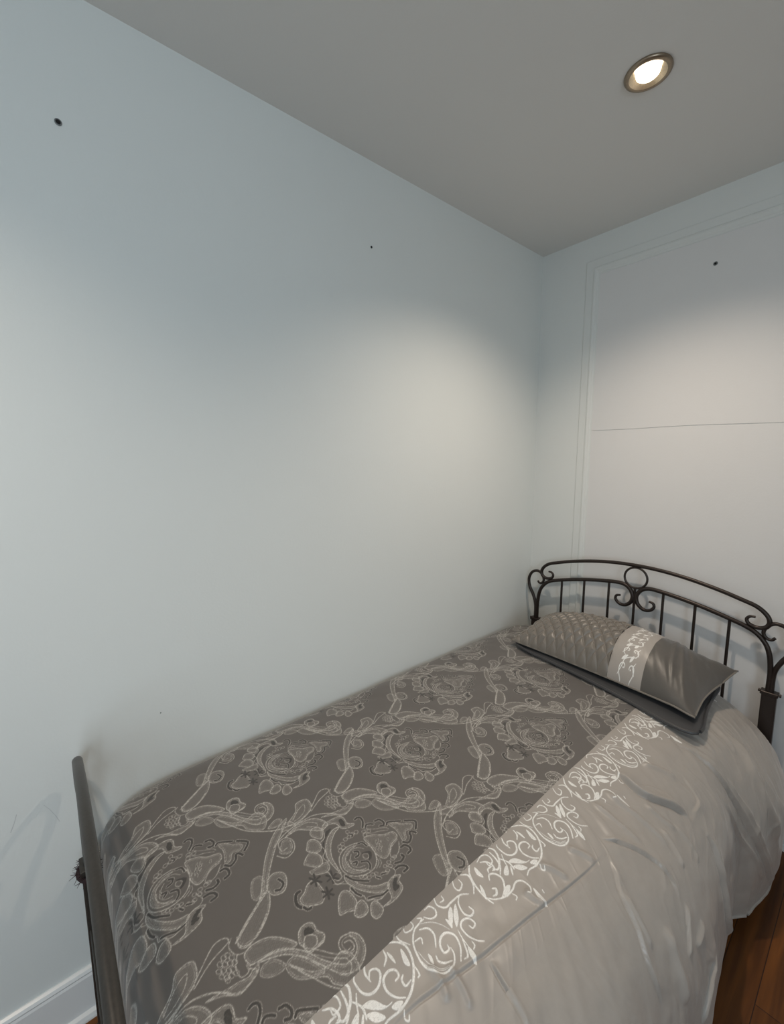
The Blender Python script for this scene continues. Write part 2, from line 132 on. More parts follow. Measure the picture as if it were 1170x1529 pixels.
class MB:
    def __init__(s): s.V=[];s.F=[]
    def add(s,V,F):
        b=len(s.V);s.V+=[tuple(v) for v in V];s.F+=[tuple(i+b for i in f) for f in F];return s
    def box(s,a,b,bev=0):
        bm=bmesh.new();bmesh.ops.create_cube(bm,size=1)
        for v in bm.verts: v.co=Vector([a[i]+(b[i]-a[i])*(v.co[i]+.5) for i in range(3)])
        if bev: bmesh.ops.bevel(bm,geom=bm.edges[:],offset=bev,segments=(8 if bev>.04 else 3),affect='EDGES',profile=.6)
        bm.verts.index_update();s.add([v.co[:] for v in bm.verts],[[v.index for v in f.verts] for f in bm.faces]);bm.free();return s
    def tube(s,P,r,n=12,closed=False,ell=None):
        P=[Vector(p) for p in P];N=len(P);rr=r if hasattr(r,'__len__') else [r]*N
        b=len(s.V);up=Vector((0,1,0))
        for i,p in enumerate(P):
            a=P[i-1] if (i>0 or closed) else p; c=P[(i+1)%N] if (i<N-1 or closed) else p
            t=(c-a).normalized()
            u=up if abs(t.dot(up))<.95 else Vector((1,0,0))
            sx=t.cross(u).normalized();sy=sx.cross(t).normalized()
            ex,ey=ell or (1,1)
            for k in range(n):
                an=2*math.pi*k/n; s.V.append(tuple(p+sx*(math.cos(an)*rr[i]*ex)+sy*(math.sin(an)*rr[i]*ey)))
        M=N if closed else N-1
        for i in range(M):
            for k in range(n):
                a=b+i*n+k;c=b+i*n+(k+1)%n;d=b+((i+1)%N)*n+(k+1)%n;e=b+((i+1)%N)*n+k;s.F.append((a,c,d,e))
        if not closed:
            s.F.append(tuple(b+k for k in range(n))[::-1]);s.F.append(tuple(b+(N-1)*n+k for k in range(n)))
        return s
    def lathe(s,prof,c,n=48,axis='z'):
        b=len(s.V)
        for r,h in prof:
            for k in range(n):
                a=2*math.pi*k/n;s.V.append((c[0]+r*math.cos(a),c[1]+r*math.sin(a),c[2]+h) if axis=='z' else ((c[0]+h,c[1]+r*math.cos(a),c[2]+r*math.sin(a)) if axis=='x' else (c[0]+r*math.cos(a),c[1]+h,c[2]+r*math.sin(a))))
        for i in range(len(prof)-1):
            for k in range(n):
                s.F.append((b+i*n+k,b+i*n+(k+1)%n,b+(i+1)*n+(k+1)%n,b+(i+1)*n+k))
        return s
    def build(s,name,mat,parent=None,smoothf=True,angle=35):
        me=mesh(name,s.V,s.F)
        bm=bmesh.new();bm.from_mesh(me);bmesh.ops.recalc_face_normals(bm,faces=bm.faces[:]);bm.to_mesh(me);bm.free()
        o=link(name,me,mat,parent,smoothf)
        if smoothf: 
            for e in me.edges: pass
            me.set_sharp_from_angle(angle=math.radians(angle))
        return o
# ------------------------------------------------------------------ materials
def mat(name):
    m=bpy.data.materials.new(name);m.use_nodes=True;nt=m.node_tree;b=nt.nodes['Principled BSDF'];return m,nt,b
def N(nt,t,**k):
    n=nt.nodes.new(t)
    for a,v in k.items():
        if a in('inp',):
            for i,x in v.items(): n.inputs[i].default_value=x
        else:setattr(n,a,v)
    return n
def bumpnoise(nt,b,scale,strength,dist=.001,detail=4,extra=None):
    tc=N(nt,'ShaderNodeTexCoord');no=N(nt,'ShaderNodeTexNoise',inp={'Scale':scale,'Detail':detail})
    nt.links.new(tc.outputs['Object'],no.inputs['Vector'])
    bu=N(nt,'ShaderNodeBump',inp={'Strength':strength,'Distance':dist});nt.links.new(no.outputs['Fac'],bu.inputs['Height']);nt.links.new(bu.outputs['Normal'],b.inputs['Normal'])
    return tc,no,bu
def paint(name,col,rough=.6,scale=140,st=.25,var=.02):
    m,nt,b=mat(name);b.inputs['Roughness'].default_value=rough
    tc,no,bu=bumpnoise(nt,b,scale,st)
    n2=N(nt,'ShaderNodeTexNoise',inp={'Scale':2.2,'Detail':3});nt.links.new(tc.outputs['Object'],n2.inputs['Vector'])
    r=N(nt,'ShaderNodeValToRGB');r.color_ramp.elements[0].color=tuple(c*(1-var) for c in col)+(1,);r.color_ramp.elements[1].color=tuple(min(1,c*(1+var)) for c in col)+(1,)
    nt.links.new(n2.outputs['Fac'],r.inputs['Fac']);nt.links.new(r.outputs['Color'],b.inputs['Base Color']);return m
M_wall=paint('wall_paint',(.76,.78,.76),.55)
M_back=paint('back_wall_paint',(.73,.74,.72),.5)
M_board=paint('wall_board_paint',(.735,.72,.71),.5)
M_ceil=paint('ceiling_paint',(.74,.725,.70),.8)
M_trim=paint('trim_gloss_paint',(.80,.80,.79),.28,60,.08)
def metal(name,col,rough,met=.75):
    m,nt,b=mat(name);b.inputs['Metallic'].default_value=met;b.inputs['Roughness'].default_value=rough
    tc,no,bu=bumpnoise(nt,b,220,.12,.0006)
    r=N(nt,'ShaderNodeValToRGB');r.color_ramp.elements[0].position=.35;r.color_ramp.elements[1].position=.75
    r.color_ramp.elements[0].color=tuple(c*.9 for c in col)+(1,);r.color_ramp.elements[1].color=tuple(c*1.1 for c in col)+(1,)
    nt.links.new(no.outputs['Fac'],r.inputs['Fac']);nt.links.new(r.outputs['Color'],b.inputs['Base Color']);return m
M_iron=metal('dark_bronze_metal',(.040,.030,.026),.36,.55)
M_iron2=metal('brushed_pewter_metal',(.060,.054,.048),.38,.55)
M_ring=metal('brushed_bronze_ring',(.34,.27,.20),.34,.9)
M_refl=metal('glow_tinted_reflector',(.80,.66,.48),.30,.9)  # pale gold tint puts the bulb's yellow glow into the cone's colour
M_anchor=metal('screw_anchor_grey',(.20,.21,.21),.6,.2)
M_dark,_,b=mat('hole_shade_black');b.inputs['Base Color'].default_value=(.012,.012,.012,1);b.inputs['Roughness'].default_value=.9
M_scuff,_,b=mat('pencil_scuff');b.inputs['Base Color'].default_value=(.56,.57,.57,1);b.inputs['Roughness'].default_value=.8
M_seam,_,b=mat('seam_shadow_filler');b.inputs['Base Color'].default_value=(.50,.49,.46,1)
def satin(name,col,rough,sheen=.25,weave=1600,wst=.15):
    m,nt,b=mat(name);b.inputs['Roughness'].default_value=rough;b.inputs['Sheen Weight'].default_value=sheen;b.inputs['Sheen Roughness'].default_value=.4
    b.inputs['Specular IOR Level'].default_value=.6
    tc,no,bu=bumpnoise(nt,b,60,.22,.0018,5)
    w=N(nt,'ShaderNodeTexNoise',inp={'Scale':weave,'Detail':1});mp=N(nt,'ShaderNodeMapping',inp={'Scale':(1,.25,1)})
    nt.links.new(tc.outputs['Object'],mp.inputs['Vector']);nt.links.new(mp.outputs['Vector'],w.inputs['Vector'])
    b2=N(nt,'ShaderNodeBump',inp={'Strength':wst,'Distance':.0005});nt.links.new(w.outputs['Fac'],b2.inputs['Height']);nt.links.new(bu.outputs['Normal'],b2.inputs['Normal']);nt.links.new(b2.outputs['Normal'],b.inputs['Normal'])
    r=N(nt,'ShaderNodeValToRGB');r.color_ramp.elements[0].color=tuple(c*.93 for c in col)+(1,);r.color_ramp.elements[1].color=tuple(c*1.06 for c in col)+(1,)
    nt.links.new(no.outputs['Fac'],r.inputs['Fac']);nt.links.new(r.outputs['Color'],b.inputs['Base Color']);return m
M_satin=satin('champagne_grey_satin',(.385,.348,.315),.34)
M_pcharc=satin('charcoal_satin',(.098,.088,.078),.42)
M_quilt=satin('quilted_taupe_satin',(.19,.167,.143),.36)
M_back_p=satin('slate_backing_cloth',(.040,.040,.043),.45,.1)
def embroid(name,stops,rough,scale=900,TN=.9):
    """value -1 dark jacquard .. 0 ground .. 1 bright thread, read from the woven pattern attribute"""
    m,nt,b=mat(name)
    at=N(nt,'ShaderNodeAttribute',attribute_name='embroidery')
    mr=N(nt,'ShaderNodeMapRange',inp={'From Min':-1.,'From Max':1.});nt.links.new(at.outputs['Fac'],mr.inputs['Value'])
    tc=N(nt,'ShaderNodeTexCoord');no=N(nt,'ShaderNodeTexNoise',inp={'Scale':scale,'Detail':2});mp=N(nt,'ShaderNodeMapping',inp={'Scale':(1,.35,1),'Rotation':(0,0,.6)})
    nt.links.new(tc.outputs['Object'],mp.inputs['Vector']);nt.links.new(mp.outputs['Vector'],no.inputs['Vector'])
    # thread noise breaks the pattern up into stitches
    ab=N(nt,'ShaderNodeMath',operation='ABSOLUTE');nt.links.new(at.outputs['Fac'],ab.inputs[0])
    sb=N(nt,'ShaderNodeMath',operation='SUBTRACT',inp={1:.5});nt.links.new(no.outputs['Fac'],sb.inputs[0])
    ml=N(nt,'ShaderNodeMath',operation='MULTIPLY');nt.links.new(ab.outputs[0],ml.inputs[0]);nt.links.new(sb.outputs[0],ml.inputs[1])
    ad=N(nt,'ShaderNodeMath',operation='MULTIPLY_ADD',inp={1:TN});nt.links.new(ml.outputs[0],ad.inputs[0]);nt.links.new(mr.outputs[0],ad.inputs[2])
    r=N(nt,'ShaderNodeValToRGB');cr=r.color_ramp
    for i,(p,c) in enumerate(stops):
        el=cr.elements[i] if i<2 else cr.elements.new(p);el.position=p;el.color=tuple(c)+(1,)
    nt.links.new(ad.outputs[0],r.inputs['Fac']);nt.links.new(r.outputs['Color'],b.inputs['Base Color'])
    rr=N(nt,'ShaderNodeMapRange',inp={'From Min':0.,'From Max':1.,'To Min':rough,'To Max':rough*.68});nt.links.new(at.outputs['Fac'],rr.inputs['Value']);nt.links.new(rr.outputs[0],b.inputs['Roughness'])
    b.inputs['Sheen Weight'].default_value=.2
    n3=N(nt,'ShaderNodeTexNoise',inp={'Scale':45,'Detail':5});nt.links.new(tc.outputs['Object'],n3.inputs['Vector'])
    b1=N(nt,'ShaderNodeBump',inp={'Strength':.12,'Distance':.002});nt.links.new(n3.outputs['Fac'],b1.inputs['Height'])
    b2=N(nt,'ShaderNodeBump',inp={'Strength':.35,'Distance':.0012});nt.links.new(ad.outputs[0],b2.inputs['Height']);nt.links.new(b1.outputs['Normal'],b2.inputs['Normal']);nt.links.new(b2.outputs['Normal'],b.inputs['Normal'])
    return m
g=(.117,.103,.094)
M_damask=embroid('damask_jacquard',[(0.,(.045,.040,.036)),(.30,(.062,.055,.049)),(.5,g),(.66,(.185,.168,.152)),(.85,(.34,.318,.292)),(1.,(.50,.475,.44))],.52,520,1.35)
M_band=embroid('white_embroidered_satin',[(0.,(.30,.275,.26)),(.5,(.375,.338,.307)),(.62,(.43,.405,.385)),(.85,(.80,.785,.76)),(1.,(.90,.885,.86))],.40)
def emit(name,col,st):
    m=bpy.data.materials.new(name);m.use_nodes=True;nt=m.node_tree;nt.nodes.clear();e=N(nt,'ShaderNodeEmission',inp={0:col+(1,),1:st});o=N(nt,'ShaderNodeOutputMaterial');nt.links.new(e.outputs[0],o.inputs[0]);return m
M_bulb=emit('bulb_glow',(1,.86,.66),14.)
def wood():
    m,nt,b=mat('oiled_hardwood_planks');tc=N(nt,'ShaderNodeTexCoord')
    mp=N(nt,'ShaderNodeMapping',inp={'Rotation':(0,0,math.pi/2)});nt.links.new(tc.outputs['Object'],mp.inputs['Vector'])
    br=N(nt,'ShaderNodeTexBrick',inp={'Scale':1.,'Mortar Size':.0012,'Brick Width':1.1,'Row Height':.083,'Color1':(.185,.066,.013,1),'Color2':(.125,.043,.008,1),'Mortar':(.03,.012,.006,1)},offset=.37)
    nt.links.new(mp.outputs['Vector'],br.inputs['Vector'])
    mp2=N(nt,'ShaderNodeMapping',inp={'Scale':(26,1.6,1)});nt.links.new(tc.outputs['Object'],mp2.inputs['Vector'])
    no=N(nt,'ShaderNodeTexNoise',inp={'Scale':1.5,'Detail':6,'Distortion':.6});nt.links.new(mp2.outputs['Vector'],no.inputs['Vector'])
    r=N(nt,'ShaderNodeValToRGB');r.color_ramp.elements[0].position=.3;r.color_ramp.elements[0].color=(.45,.42,.4,1);r.color_ramp.elements[1].position=.7;r.color_ramp.elements[1].color=(1.25,1.2,1.1,1)
    nt.links.new(no.outputs['Fac'],r.inputs['Fac'])
    mx=N(nt,'ShaderNodeMix',data_type='RGBA',blend_type='MULTIPLY');mx.inputs[0].default_value=1
    nt.links.new(br.outputs['Color'],mx.inputs[6]);nt.links.new(r.outputs['Color'],mx.inputs[7]);nt.links.new(mx.outputs[2],b.inputs['Base Color'])
    b.inputs['Roughness'].default_value=.45;b.inputs['Specular IOR Level'].default_value=.3
    bu=N(nt,'ShaderNodeBump',inp={'Strength':.3,'Distance':.001});nt.links.new(br.outputs['Fac'],bu.inputs['Height']);bu.invert=True;nt.links.new(bu.outputs['Normal'],b.inputs['Normal']);return m
M_wood=wood()
M_matt=paint('mattress_ticking',(.7,.7,.72),.8,300,.3)
# ------------------------------------------------------------------ the room
RX,RY=3.0,-4.1
def struct(o,label=None):
    o['kind']='structure'
    if label:o['label']=label
    return o
def flat(o): o.data.polygons.foreach_set('use_smooth',[False]*len(o.data.polygons)); return o
T=.12
struct(flat(MB().box((-T,RY-T,-.1),(RX+T,T,0)).build('floor',M_wood)),'brown hardwood plank floor')
struct(flat(MB().box((-T,RY-T,HC),(RX+T,T,HC+.1)).build('ceiling',M_ceil)),'plain off-white ceiling')
# long wall with pencil scuffs low near the foot of the bed
wl=MB().box((-T,RY-T,0),(0,T,HC));o=wl.build('wall_left',[M_wall,M_scuff]);flat(o)
def scuff(pts,w):
    V=[];F=[]
    for i,(y,z) in enumerate(pts):
        V+=[(.0003,y-w/2,z+w/3),(.0003,y+w/2,z-w/3)]
        if i:F.append((2*i-2,2*i,2*i+1,2*i-1))
    return V,F
me=o.data;bm=bmesh.new();bm.from_mesh(me)
for pts in ([(-2.138,.646),(-2.128,.628),(-2.118,.604),(-2.112,.585)],[(-2.188,.650),(-2.194,.630),(-2.202,.610)]):
    V,F=scuff(pts,.0012);vs=[bm.verts.new(v) for v in V]
    for f in F: fc=bm.faces.new([vs[i] for i in f]);fc.material_index=1
bm.to_mesh(me);bm.free();struct(o,'long pale blue-white painted wall beside the bed')
# back wall: board frame around a panelled field
wb=MB().box((0,0,0),(RX,T,HC));struct(flat(wb.build('wall_back',M_back)),'pale wall behind the headboard')
def seamz(x): return 1.618+.0025*math.sin(x*3.1+.4)+.0018*math.sin(x*11)
XT,ZT=.234,2.405
def frame_mould(prof,name,label):
    # prof: (offset inward from the outer edge, height off the wall)
    path=[(XT,.16),(XT,ZT),(RX-.01,ZT)]
    V=[];F=[]
    for i,(px,pz) in enumerate(path):
        for off,h in prof:
            V.append(((px+off) if i<2 else px,-h,(pz-off) if i>0 else pz))
    n=len(prof)
    for i in range(2):
        for k in range(n-1): F.append((i*n+k,i*n+k+1,(i+1)*n+k+1,(i+1)*n+k))
    m=MB();m.add(V,F);o=flat(m.build(name,M_trim_back));return struct(o,label)
M_trim_back=paint('panel_trim_paint',(.72,.73,.71),.5,80,.1)
frame_mould([(0,0),(0,.0045),(.003,.006),(.034,.006),(.038,.010),(.044,.011),(.050,.008),(.056,.0065),(.060,.0035),(.066,.003),(.070,0)],'trim_1','slim painted moulding framing the wall panel')
# two wall boards meeting at a faint horizontal joint
def board(z0,z1,name,top):
    V=[];F=[];n=60;x0,x1=XT+.06,RX-.01
    for i in range(n+1):
        x=x0+(x1-x0)*i/n
        a=z0 if z0 is not None else seamz(x)+.0008; c=z1 if z1 is not None else seamz(x)-.0008
        V+=[(x,-.0003,a),(x,-.0028,a+.0005),(x,-.0028,c-.0005),(x,-.0003,c)]
    for i in range(n):
        for k in range(3): F.append((4*i+k,4*i+k+1,4*i+4+k+1,4*i+4+k))
    m=MB();m.add(V,F);struct(flat(m.build(name,M_board)),'wall board %s the faint horizontal joint'%('above' if top else 'below'))
board(None,ZT-.07,'trim_2',True);board(.16,None,'trim_3',False)
# baseboards with a shoe moulding
def baseboard(name,axis,a,b_):
    prof=[(0,0),(.026,0),(.026,.006),(.022,.016),(.0135,.021),(.0135,.118),(.011,.124),(.0125,.129),(.009,.136),(.003,.1395),(0,.1395)]
    V=[];F=[]
    for e in(a,b_):
        for d,z in prof: V.append((d,e,z) if axis=='x' else ((e,-d,z) if axis=='y' else (RX-d,e,z)))
    n=len(prof)
    for k in range(n): F.append((k,(k+1)%n,n+(k+1)%n,n+k))
    F+= [tuple(range(n)),tuple(range(2*n-1,n-1,-1))]
    m=MB();m.add(V,F);return struct(flat(m.build(name,M_trim)),'white painted baseboard')
baseboard('baseboard_left','x',RY,-.0275);baseboard('baseboard_back','y',.0275,RX-.03)
baseboard('baseboard_right','r',RY,-.0275)
# right wall with the daylight window, wall behind the viewer
wy0,wy1,wz0,wz1=-3.75,-2.35,.85,2.15
m=MB().box((RX,RY,0),(RX+T,wy0,HC)).box((RX,wy1,0),(RX+T,0,HC)).box((RX,wy0,0),(RX+T,wy1,wz0)).box((RX,wy0,wz1),(RX+T,wy1,HC))
struct(flat(m.build('wall_right',M_wall)),'white wall with the window')
struct(flat(MB().box((0,RY-T,0),(RX,RY,HC)).build('wall_front',M_wall)),'white wall opposite the headboard')
m=MB()
for a,b_ in(((RX-.02,wy0-.07,wz0-.07),(RX+.10,wy0,wz1+.07)),((RX-.02,wy1,wz0-.07),(RX+.10,wy1+.07,wz1+.07)),((RX-.02,wy0,wz1),(RX+.10,wy1,wz1+.07)),((RX-.05,wy0,wz0-.07),(RX+.10,wy1,wz0)),((RX+.03,(wy0+wy1)/2-.02,wz0),(RX+.07,(wy0+wy1)/2+.02,wz1))): m.box(a,b_)
struct(flat(m.build('window_1',M_trim)),'white window frame')
# ------------------------------------------------------------------ downlights
def downlight(c,label,power,first=None):
    t=empty('recessed_downlight',c,label,'ceiling light','recessed downlights')
    r=MB().lathe([(.0568,-.0002),(.0575,-.003),(.0555,-.0065),(.0515,-.0085),(.0475,-.0085),(.045,-.0074)],c,64).build('trim_ring',M_ring,t,angle=60)
    MB().lathe([(.0455,-.0076),(.040,-.0050),(.034,-.0022),(.0285,-.0006)],c,64).build('reflector',M_refl,t,angle=60)
    MB().lathe([(.0285,-.0006),(.0278,-.0040),(.024,-.0075),(.015,-.0105),(.0001,-.0115)],c,48).build('bulb',M_bulb,t,angle=80)
    l=bpy.data.lights.new('lamp_light','SPOT');l.energy=power;l.color=(1,.855,.70);l.spot_size=math.radians(SPOT);l.spot_blend=1.;l.shadow_soft_size=.032
    lo=bpy.data.objects.new('lamp_light',l);COL.objects.link(lo);lo.parent=t;lo.location=(0,0,-.035);lo.rotation_euler=TILT
    return t
SPOT=131;TILT=(0,0,0)
downlight((.742,-.742,HC),'round bronze recessed ceiling spotlight shining above the bed',49)
downlight((.742,-2.52,HC),'round bronze recessed ceiling spotlight behind the viewer beyond the foot',33)
# ------------------------------------------------------------------ screw holes left in the walls
def anchor(c,axis,r,label,tilt=0,hole=.55,off=(0,0)):
    t=empty('wall_anchor',c,label,'wall anchor')
    if axis=='x': prof=[(r,0.0003),(r,.0016),(r*hole,.0022),(r*hole*.9,.0008)]
    else: prof=[(r,-0.0003),(r,-.0016),(r*hole,-.0022),(r*hole*.9,-.0008)]
    MB().lathe(prof,c,24,axis).build('collar',M_anchor,t)
    s_=.0012 if axis=='x' else -.0012
    MB().lathe([(r*hole,s_),(.00001,s_)],c,24,axis).build('hole',M_dark,t)  # flat black disc, colour stands in for the shade inside the hole
anchor((0,-1.980,2.234),'x',.0070,'grey plastic screw anchor high on the long wall at far left',hole=.72)
anchor((0,-1.108,2.232),'x',.0042,'small dark screw hole high in the middle of the long wall',hole=.85)
anchor((.743,-.0028,2.234),'y',.0075,'grey screw anchor in the wall panel above the headboard',hole=.58)
o=MB().lathe([(.0018,-.0002),(.0018,.0004),(.0012,.0014),(.00001,.0016)],(0,-1.871,.779),12,'x').build('nail_head',M_anchor);thing(o,'tiny dark nail dot low on the long wall above the comforter','nail')
# ------------------------------------------------------------------ bed frame
bed=empty('bed_frame',(.563,-1.06,0),'dark bronze scrolled metal bed frame with arched headboard and footboard','bed')
CX=.563
def loc2(P,yy,dz): return [(CX+x,yy,z+dz) for x,z in P]
ARCH=[(0,1.010),(.1,1.006),(.2,.993),(.3,.972),(.375,.951),(.42,.936),(.450,.912),(.461,.886),(.452,.864),(.428,.856),(.403,.864),(.395,.880),(.404,.893),(.420,.895)]
INNER=[(.478,.46),(.478,.62),(.478,.70),(.470,.765),(.452,.808),(.415,.842),(.345,.866),(.23,.894),(.12,.912),(.058,.916),(.025,.901),(.008,.870),(.014,.838),(.038,.817),(.064,.819),(.080,.836),(.077,.853),(.060,.859)]
LOOP=[(.487,.55),(.487,.62),(.489,.70),(.506,.75),(.528,.79),(.534,.835),(.515,.874),(.480,.886),(.455,.868),(.447,.842),(.458,.824),(.472,.822),(.481,.832)]
def board_end(which,yy,dz,r_top,r_in,mt):
    hb=MB()
    for s in(-1,1):                                              # leg sleeves
        hb.box((CX+s*.483-.022,yy-.014,0),(CX+s*.483+.022,yy+.014,.618+dz),.006)
        hb.box((CX+s*.483-.027,yy-.018,0),(CX+s*.483+.027,yy+.018,.012),.003)
    hb.box((CX-.47,yy-.01,.42+dz*.8-.016),(CX+.47,yy+.01,.42+dz*.8+.016),.004)
    H=hb.build(which,mt,bed)
    arch=[(-x,z) for x,z in ARCH[::-1]]+ARCH[1:]
    A=catmull(loc2(arch,yy,dz),8);n=len(A);k=np.arange(n);e=np.minimum(k,n-1-k)
    MB().tube(A,[r_top*(.55+.45*min(1,q/40)) for q in e],14).build('top_rail',mt,H)
    for s in(-1,1):
        P=catmull(loc2([(s*x,z) for x,z in INNER],yy,dz),8);n=len(P)
        MB().tube(P,[r_in*(1 if i<n-45 else 1-.45*(i-(n-45))/45) for i in range(n)],12).build('curved_rail',mt,H)
        P=catmull(loc2([(s*x,z) for x,z in LOOP],yy,dz),8);n=len(P)
        MB().tube(P,[r_in*.95*(1 if i<30 else 1-.4*(i-30)/(n-30)) for i in range(n)],12).build('side_scroll',mt,H)
        m=MB().box((CX+s*.483-.026,yy-.017,.612+dz),(CX+s*.483+.026,yy+.017,.626+dz),.003)
        m.lathe([(.0001,-.006),(.006,-.005),(.006,.0),(.0035,.0005)],(CX+s*.483-.0275,yy,.619+dz),12,'x')
        m.lathe([(.0001,.006),(.006,.005),(.006,.0),(.0035,-.0005)],(CX+s*.483+.0275,yy,.619+dz),12,'x')
        m.build('collar',mt,H)
    MB().tube([(CX+.047*math.cos(a),yy,.953+dz+.047*math.sin(a)) for a in [2*math.pi*i/48 for i in range(48)]],.0048,10,True).build('ring',mt,H)
    for x in(-.345,-.23,-.113,0,.113,.23,.345):
        zt=float(np.interp(abs(x),[0,.113,.23,.345],[.905,.911,.892,.864]))+dz
        MB().tube([(CX+x,yy,.42+dz*.8),(CX+x,yy,zt)],.0055,10).build('spindle',mt,H)
    return H
board_end('headboard',-.058,0,.0082,.0088,M_iron)
board_end('footboard',-2.067,-.122,.0100,.0085,M_iron2)
for s in(-1,1): MB().box((CX+s*.455-.012,-2.05,.24),(CX+s*.455+.012,-.08,.29),.003).build('side_rail',M_iron,bed)
for y in(-1.75,-1.4,-1.06,-.7,-.35): MB().box((CX-.44,y-.02,.285),(CX+.44,y+.02,.292)).build('slat',M_iron,bed)
# mattress under the comforter
o=MB().box((.085,-2.00,.293),(.955,-.12,.552),.10).build('mattress',M_matt);thing(o,'white mattress hidden beneath the comforter on the bed frame','mattress')
# frayed tie on the foot post
m=MB();rnd=random.Random(2);cx,cy,cz=CX-.483,-2.067,.482
for i in range(70):
    a=rnd.uniform(0,2*math.pi);e=rnd.uniform(-.5,.7);d=Vector((math.cos(a)*math.cos(e)*1.1,math.sin(a)*math.cos(e),math.sin(e)))
    base=Vector((cx+math.cos(a)*.024,cy+math.sin(a)*.016,cz+rnd.uniform(-.012,.012)));L=rnd.uniform(.010,.024)
    m.tube([base,base+d*L*.5+Vector((0,0,rnd.uniform(-.004,.006))),base+d*L+Vector((rnd.uniform(-.004,.004),rnd.uniform(-.004,.004),rnd.uniform(-.006,.006)))],[.0011,.0009,.0004],5)
m.tube([(cx+.0285*math.cos(a),cy+.020*math.sin(a),cz+.002*math.sin(3*a)) for a in [2*math.pi*i/24 for i in range(24)]],.006,8,True)
M_tie,_,b=mat('dark_maroon_thread');b.inputs['Base Color'].default_value=(.035,.018,.020,1);b.inputs['Roughness'].default_value=.9
o=m.build('thread_tie',M_tie);thing(o,'frayed dark thread knotted around the left footboard post','thread tie')
# ------------------------------------------------------------------ woven pattern rasteriser
class Raster:
    """thread pattern sampled on the comforter's own grid (x across the bed, y along it)"""
    def __init__(s,xs,ys):
        s.xs=xs;s.ys=ys;s.v=np.zeros((len(xs),len(ys)));s.hatch=None
    def win(s,P,m):
        i0,i1=np.searchsorted(s.xs,[P[:,0].min()-m,P[:,0].max()+m]);j0,j1=np.searchsorted(s.ys,[P[:,1].min()-m,P[:,1].max()+m])
        if i0>=i1 or j0>=j1:return None
        return slice(i0,i1),slice(j0,j1)
    def dist(s,P,w,m,al=False):
        X=s.xs[w[0]][:,None];Y=s.ys[w[1]][None,:];D=np.full((X.shape[0],Y.shape[1]),9.);A=D*0;n=len(P)-1;i=0
        for a,b in zip(P[:-1],P[1:]):
            e=b-a;l=e@e+1e-12;q=np.clip(((X-a[0])*e[0]+(Y-a[1])*e[1])/l,0,1)
            d=np.hypot(X-a[0]-q*e[0],Y-a[1]-q*e[1])
            if al: u=d<D;A=np.where(u,(i+q)/n,A);i+=1
            D=np.minimum(D,d)
        return (D,A) if al else D
    def inside(s,P,w):
        X=s.xs[w[0]][:,None];Y=s.ys[w[1]][None,:];I=np.zeros((X.shape[0],Y.shape[1]),bool)
        for a,b in zip(P,np.roll(P,-1,0)):
            if a[1]==b[1]:continue
            c=((a[1]>Y)!=(b[1]>Y))&(X<(b[0]-a[0])*(Y-a[1])/(b[1]-a[1])+a[0]);I^=c
        return I
    def stroke(s,k,wd,P,aa):
        r=wd*.0005;P=np.asarray(P,float)
        closed=k in'foDW'
        Q=catmull(P,4,closed) if len(P)>2 else P
        if closed:Q=np.vstack([Q,Q[:1]])
        w=s.win(Q,.008)
        if w is None:return
        D=s.dist(Q,w,.008);V=s.v[w];cov=lambda rad:np.clip((rad-D)/aa+.5,0,1)
        X=s.xs[w[0]][:,None];Y=s.ys[w[1]][None,:]
        if k=='f':
            I=s.inside(Q,w);h=.5+.5*np.sin((X*.8+Y)*1500+3*np.sin(Y*160));h2=.5+.5*np.sin(D*1900)
            V[I]=np.maximum(V[I],(.08+.14*h+.24*h2*np.exp(-D/.006))[I])
            c=cov(r);V[:]=V*(1-c)+np.maximum(V,.92)*c
            c=np.clip((.0007-np.abs(D-.0036))/aa+.5,0,1)*I;V[:]=V*(1-c)+np.maximum(V,.55)*c
        elif k=='o' or k=='l': c=cov(r);V[:]=V*(1-c)+np.maximum(V,.90)*c
        elif k=='D': I=s.inside(Q,w);V[I]=-.75
        elif k=='k': c=cov(r);V[:]=V*(1-c)-.85*c
        elif k=='d':
            c=cov(r*1.15+.0014);V[:]=V*(1-c)+.92*c;c=cov(r*1.15);V[:]=V*(1-c)-.9*c
        elif k=='w':
            D,al=s.dist(Q,w,.008,True);rr=r*.92*(.42+.58*np.sin(math.pi*np.clip(al*.92+.04,0,1))**.7)
            t=.80+.20*np.sin(al*len(Q)*.9+X*600)*np.sin(D/max(r,1e-4)*5);np.maximum(V,t*np.clip((rr-D)/aa+.5,0,1),out=V)
        elif k=='W':
            I=s.inside(Q,w);V[I]=np.maximum(V[I],.80+.12*np.sin((X*1.3-Y)*1700)[I]);np.maximum(V,.95*cov(.0006),out=V)
        elif k=='.': np.maximum(V,cov(r*1.0),out=V)
def dec(S): return [(k[0],k[1],np.array(k[2:],float).reshape(-1,2)/2000) for k in S]
MEDs,VINs,BANs=dec(MED),dec(VINE),dec(BAND)
XE=.757        # where the dark panel meets the embroidered border
rs=np.arange(S0,XE+.0001,.0016);rs=np.append(rs[:-1],XE);rt=np.arange(-2.044,-.0715,.0016)
R_=Raster(rs,rt);PER=.66
for c,(mx,my) in enumerate([(.008,-1.94),(.205,-1.60),(.40,-1.935),(.594,-1.60),(.79,-1.935)]):
    for k in range(-1,4):
        y=my+PER*k;x=mx+.045*(y+1.6)
        for kd,w,P in MEDs: R_.stroke(kd,w,P+np.array([x,y]),.0016)
        jx,jy=mx+.006+.045*(y+.33+1.6)*.3,y-.30
        for kd,w,P in VINs: R_.stroke(kd,w,P+np.array([x+.006,jy+.0]),.0016)
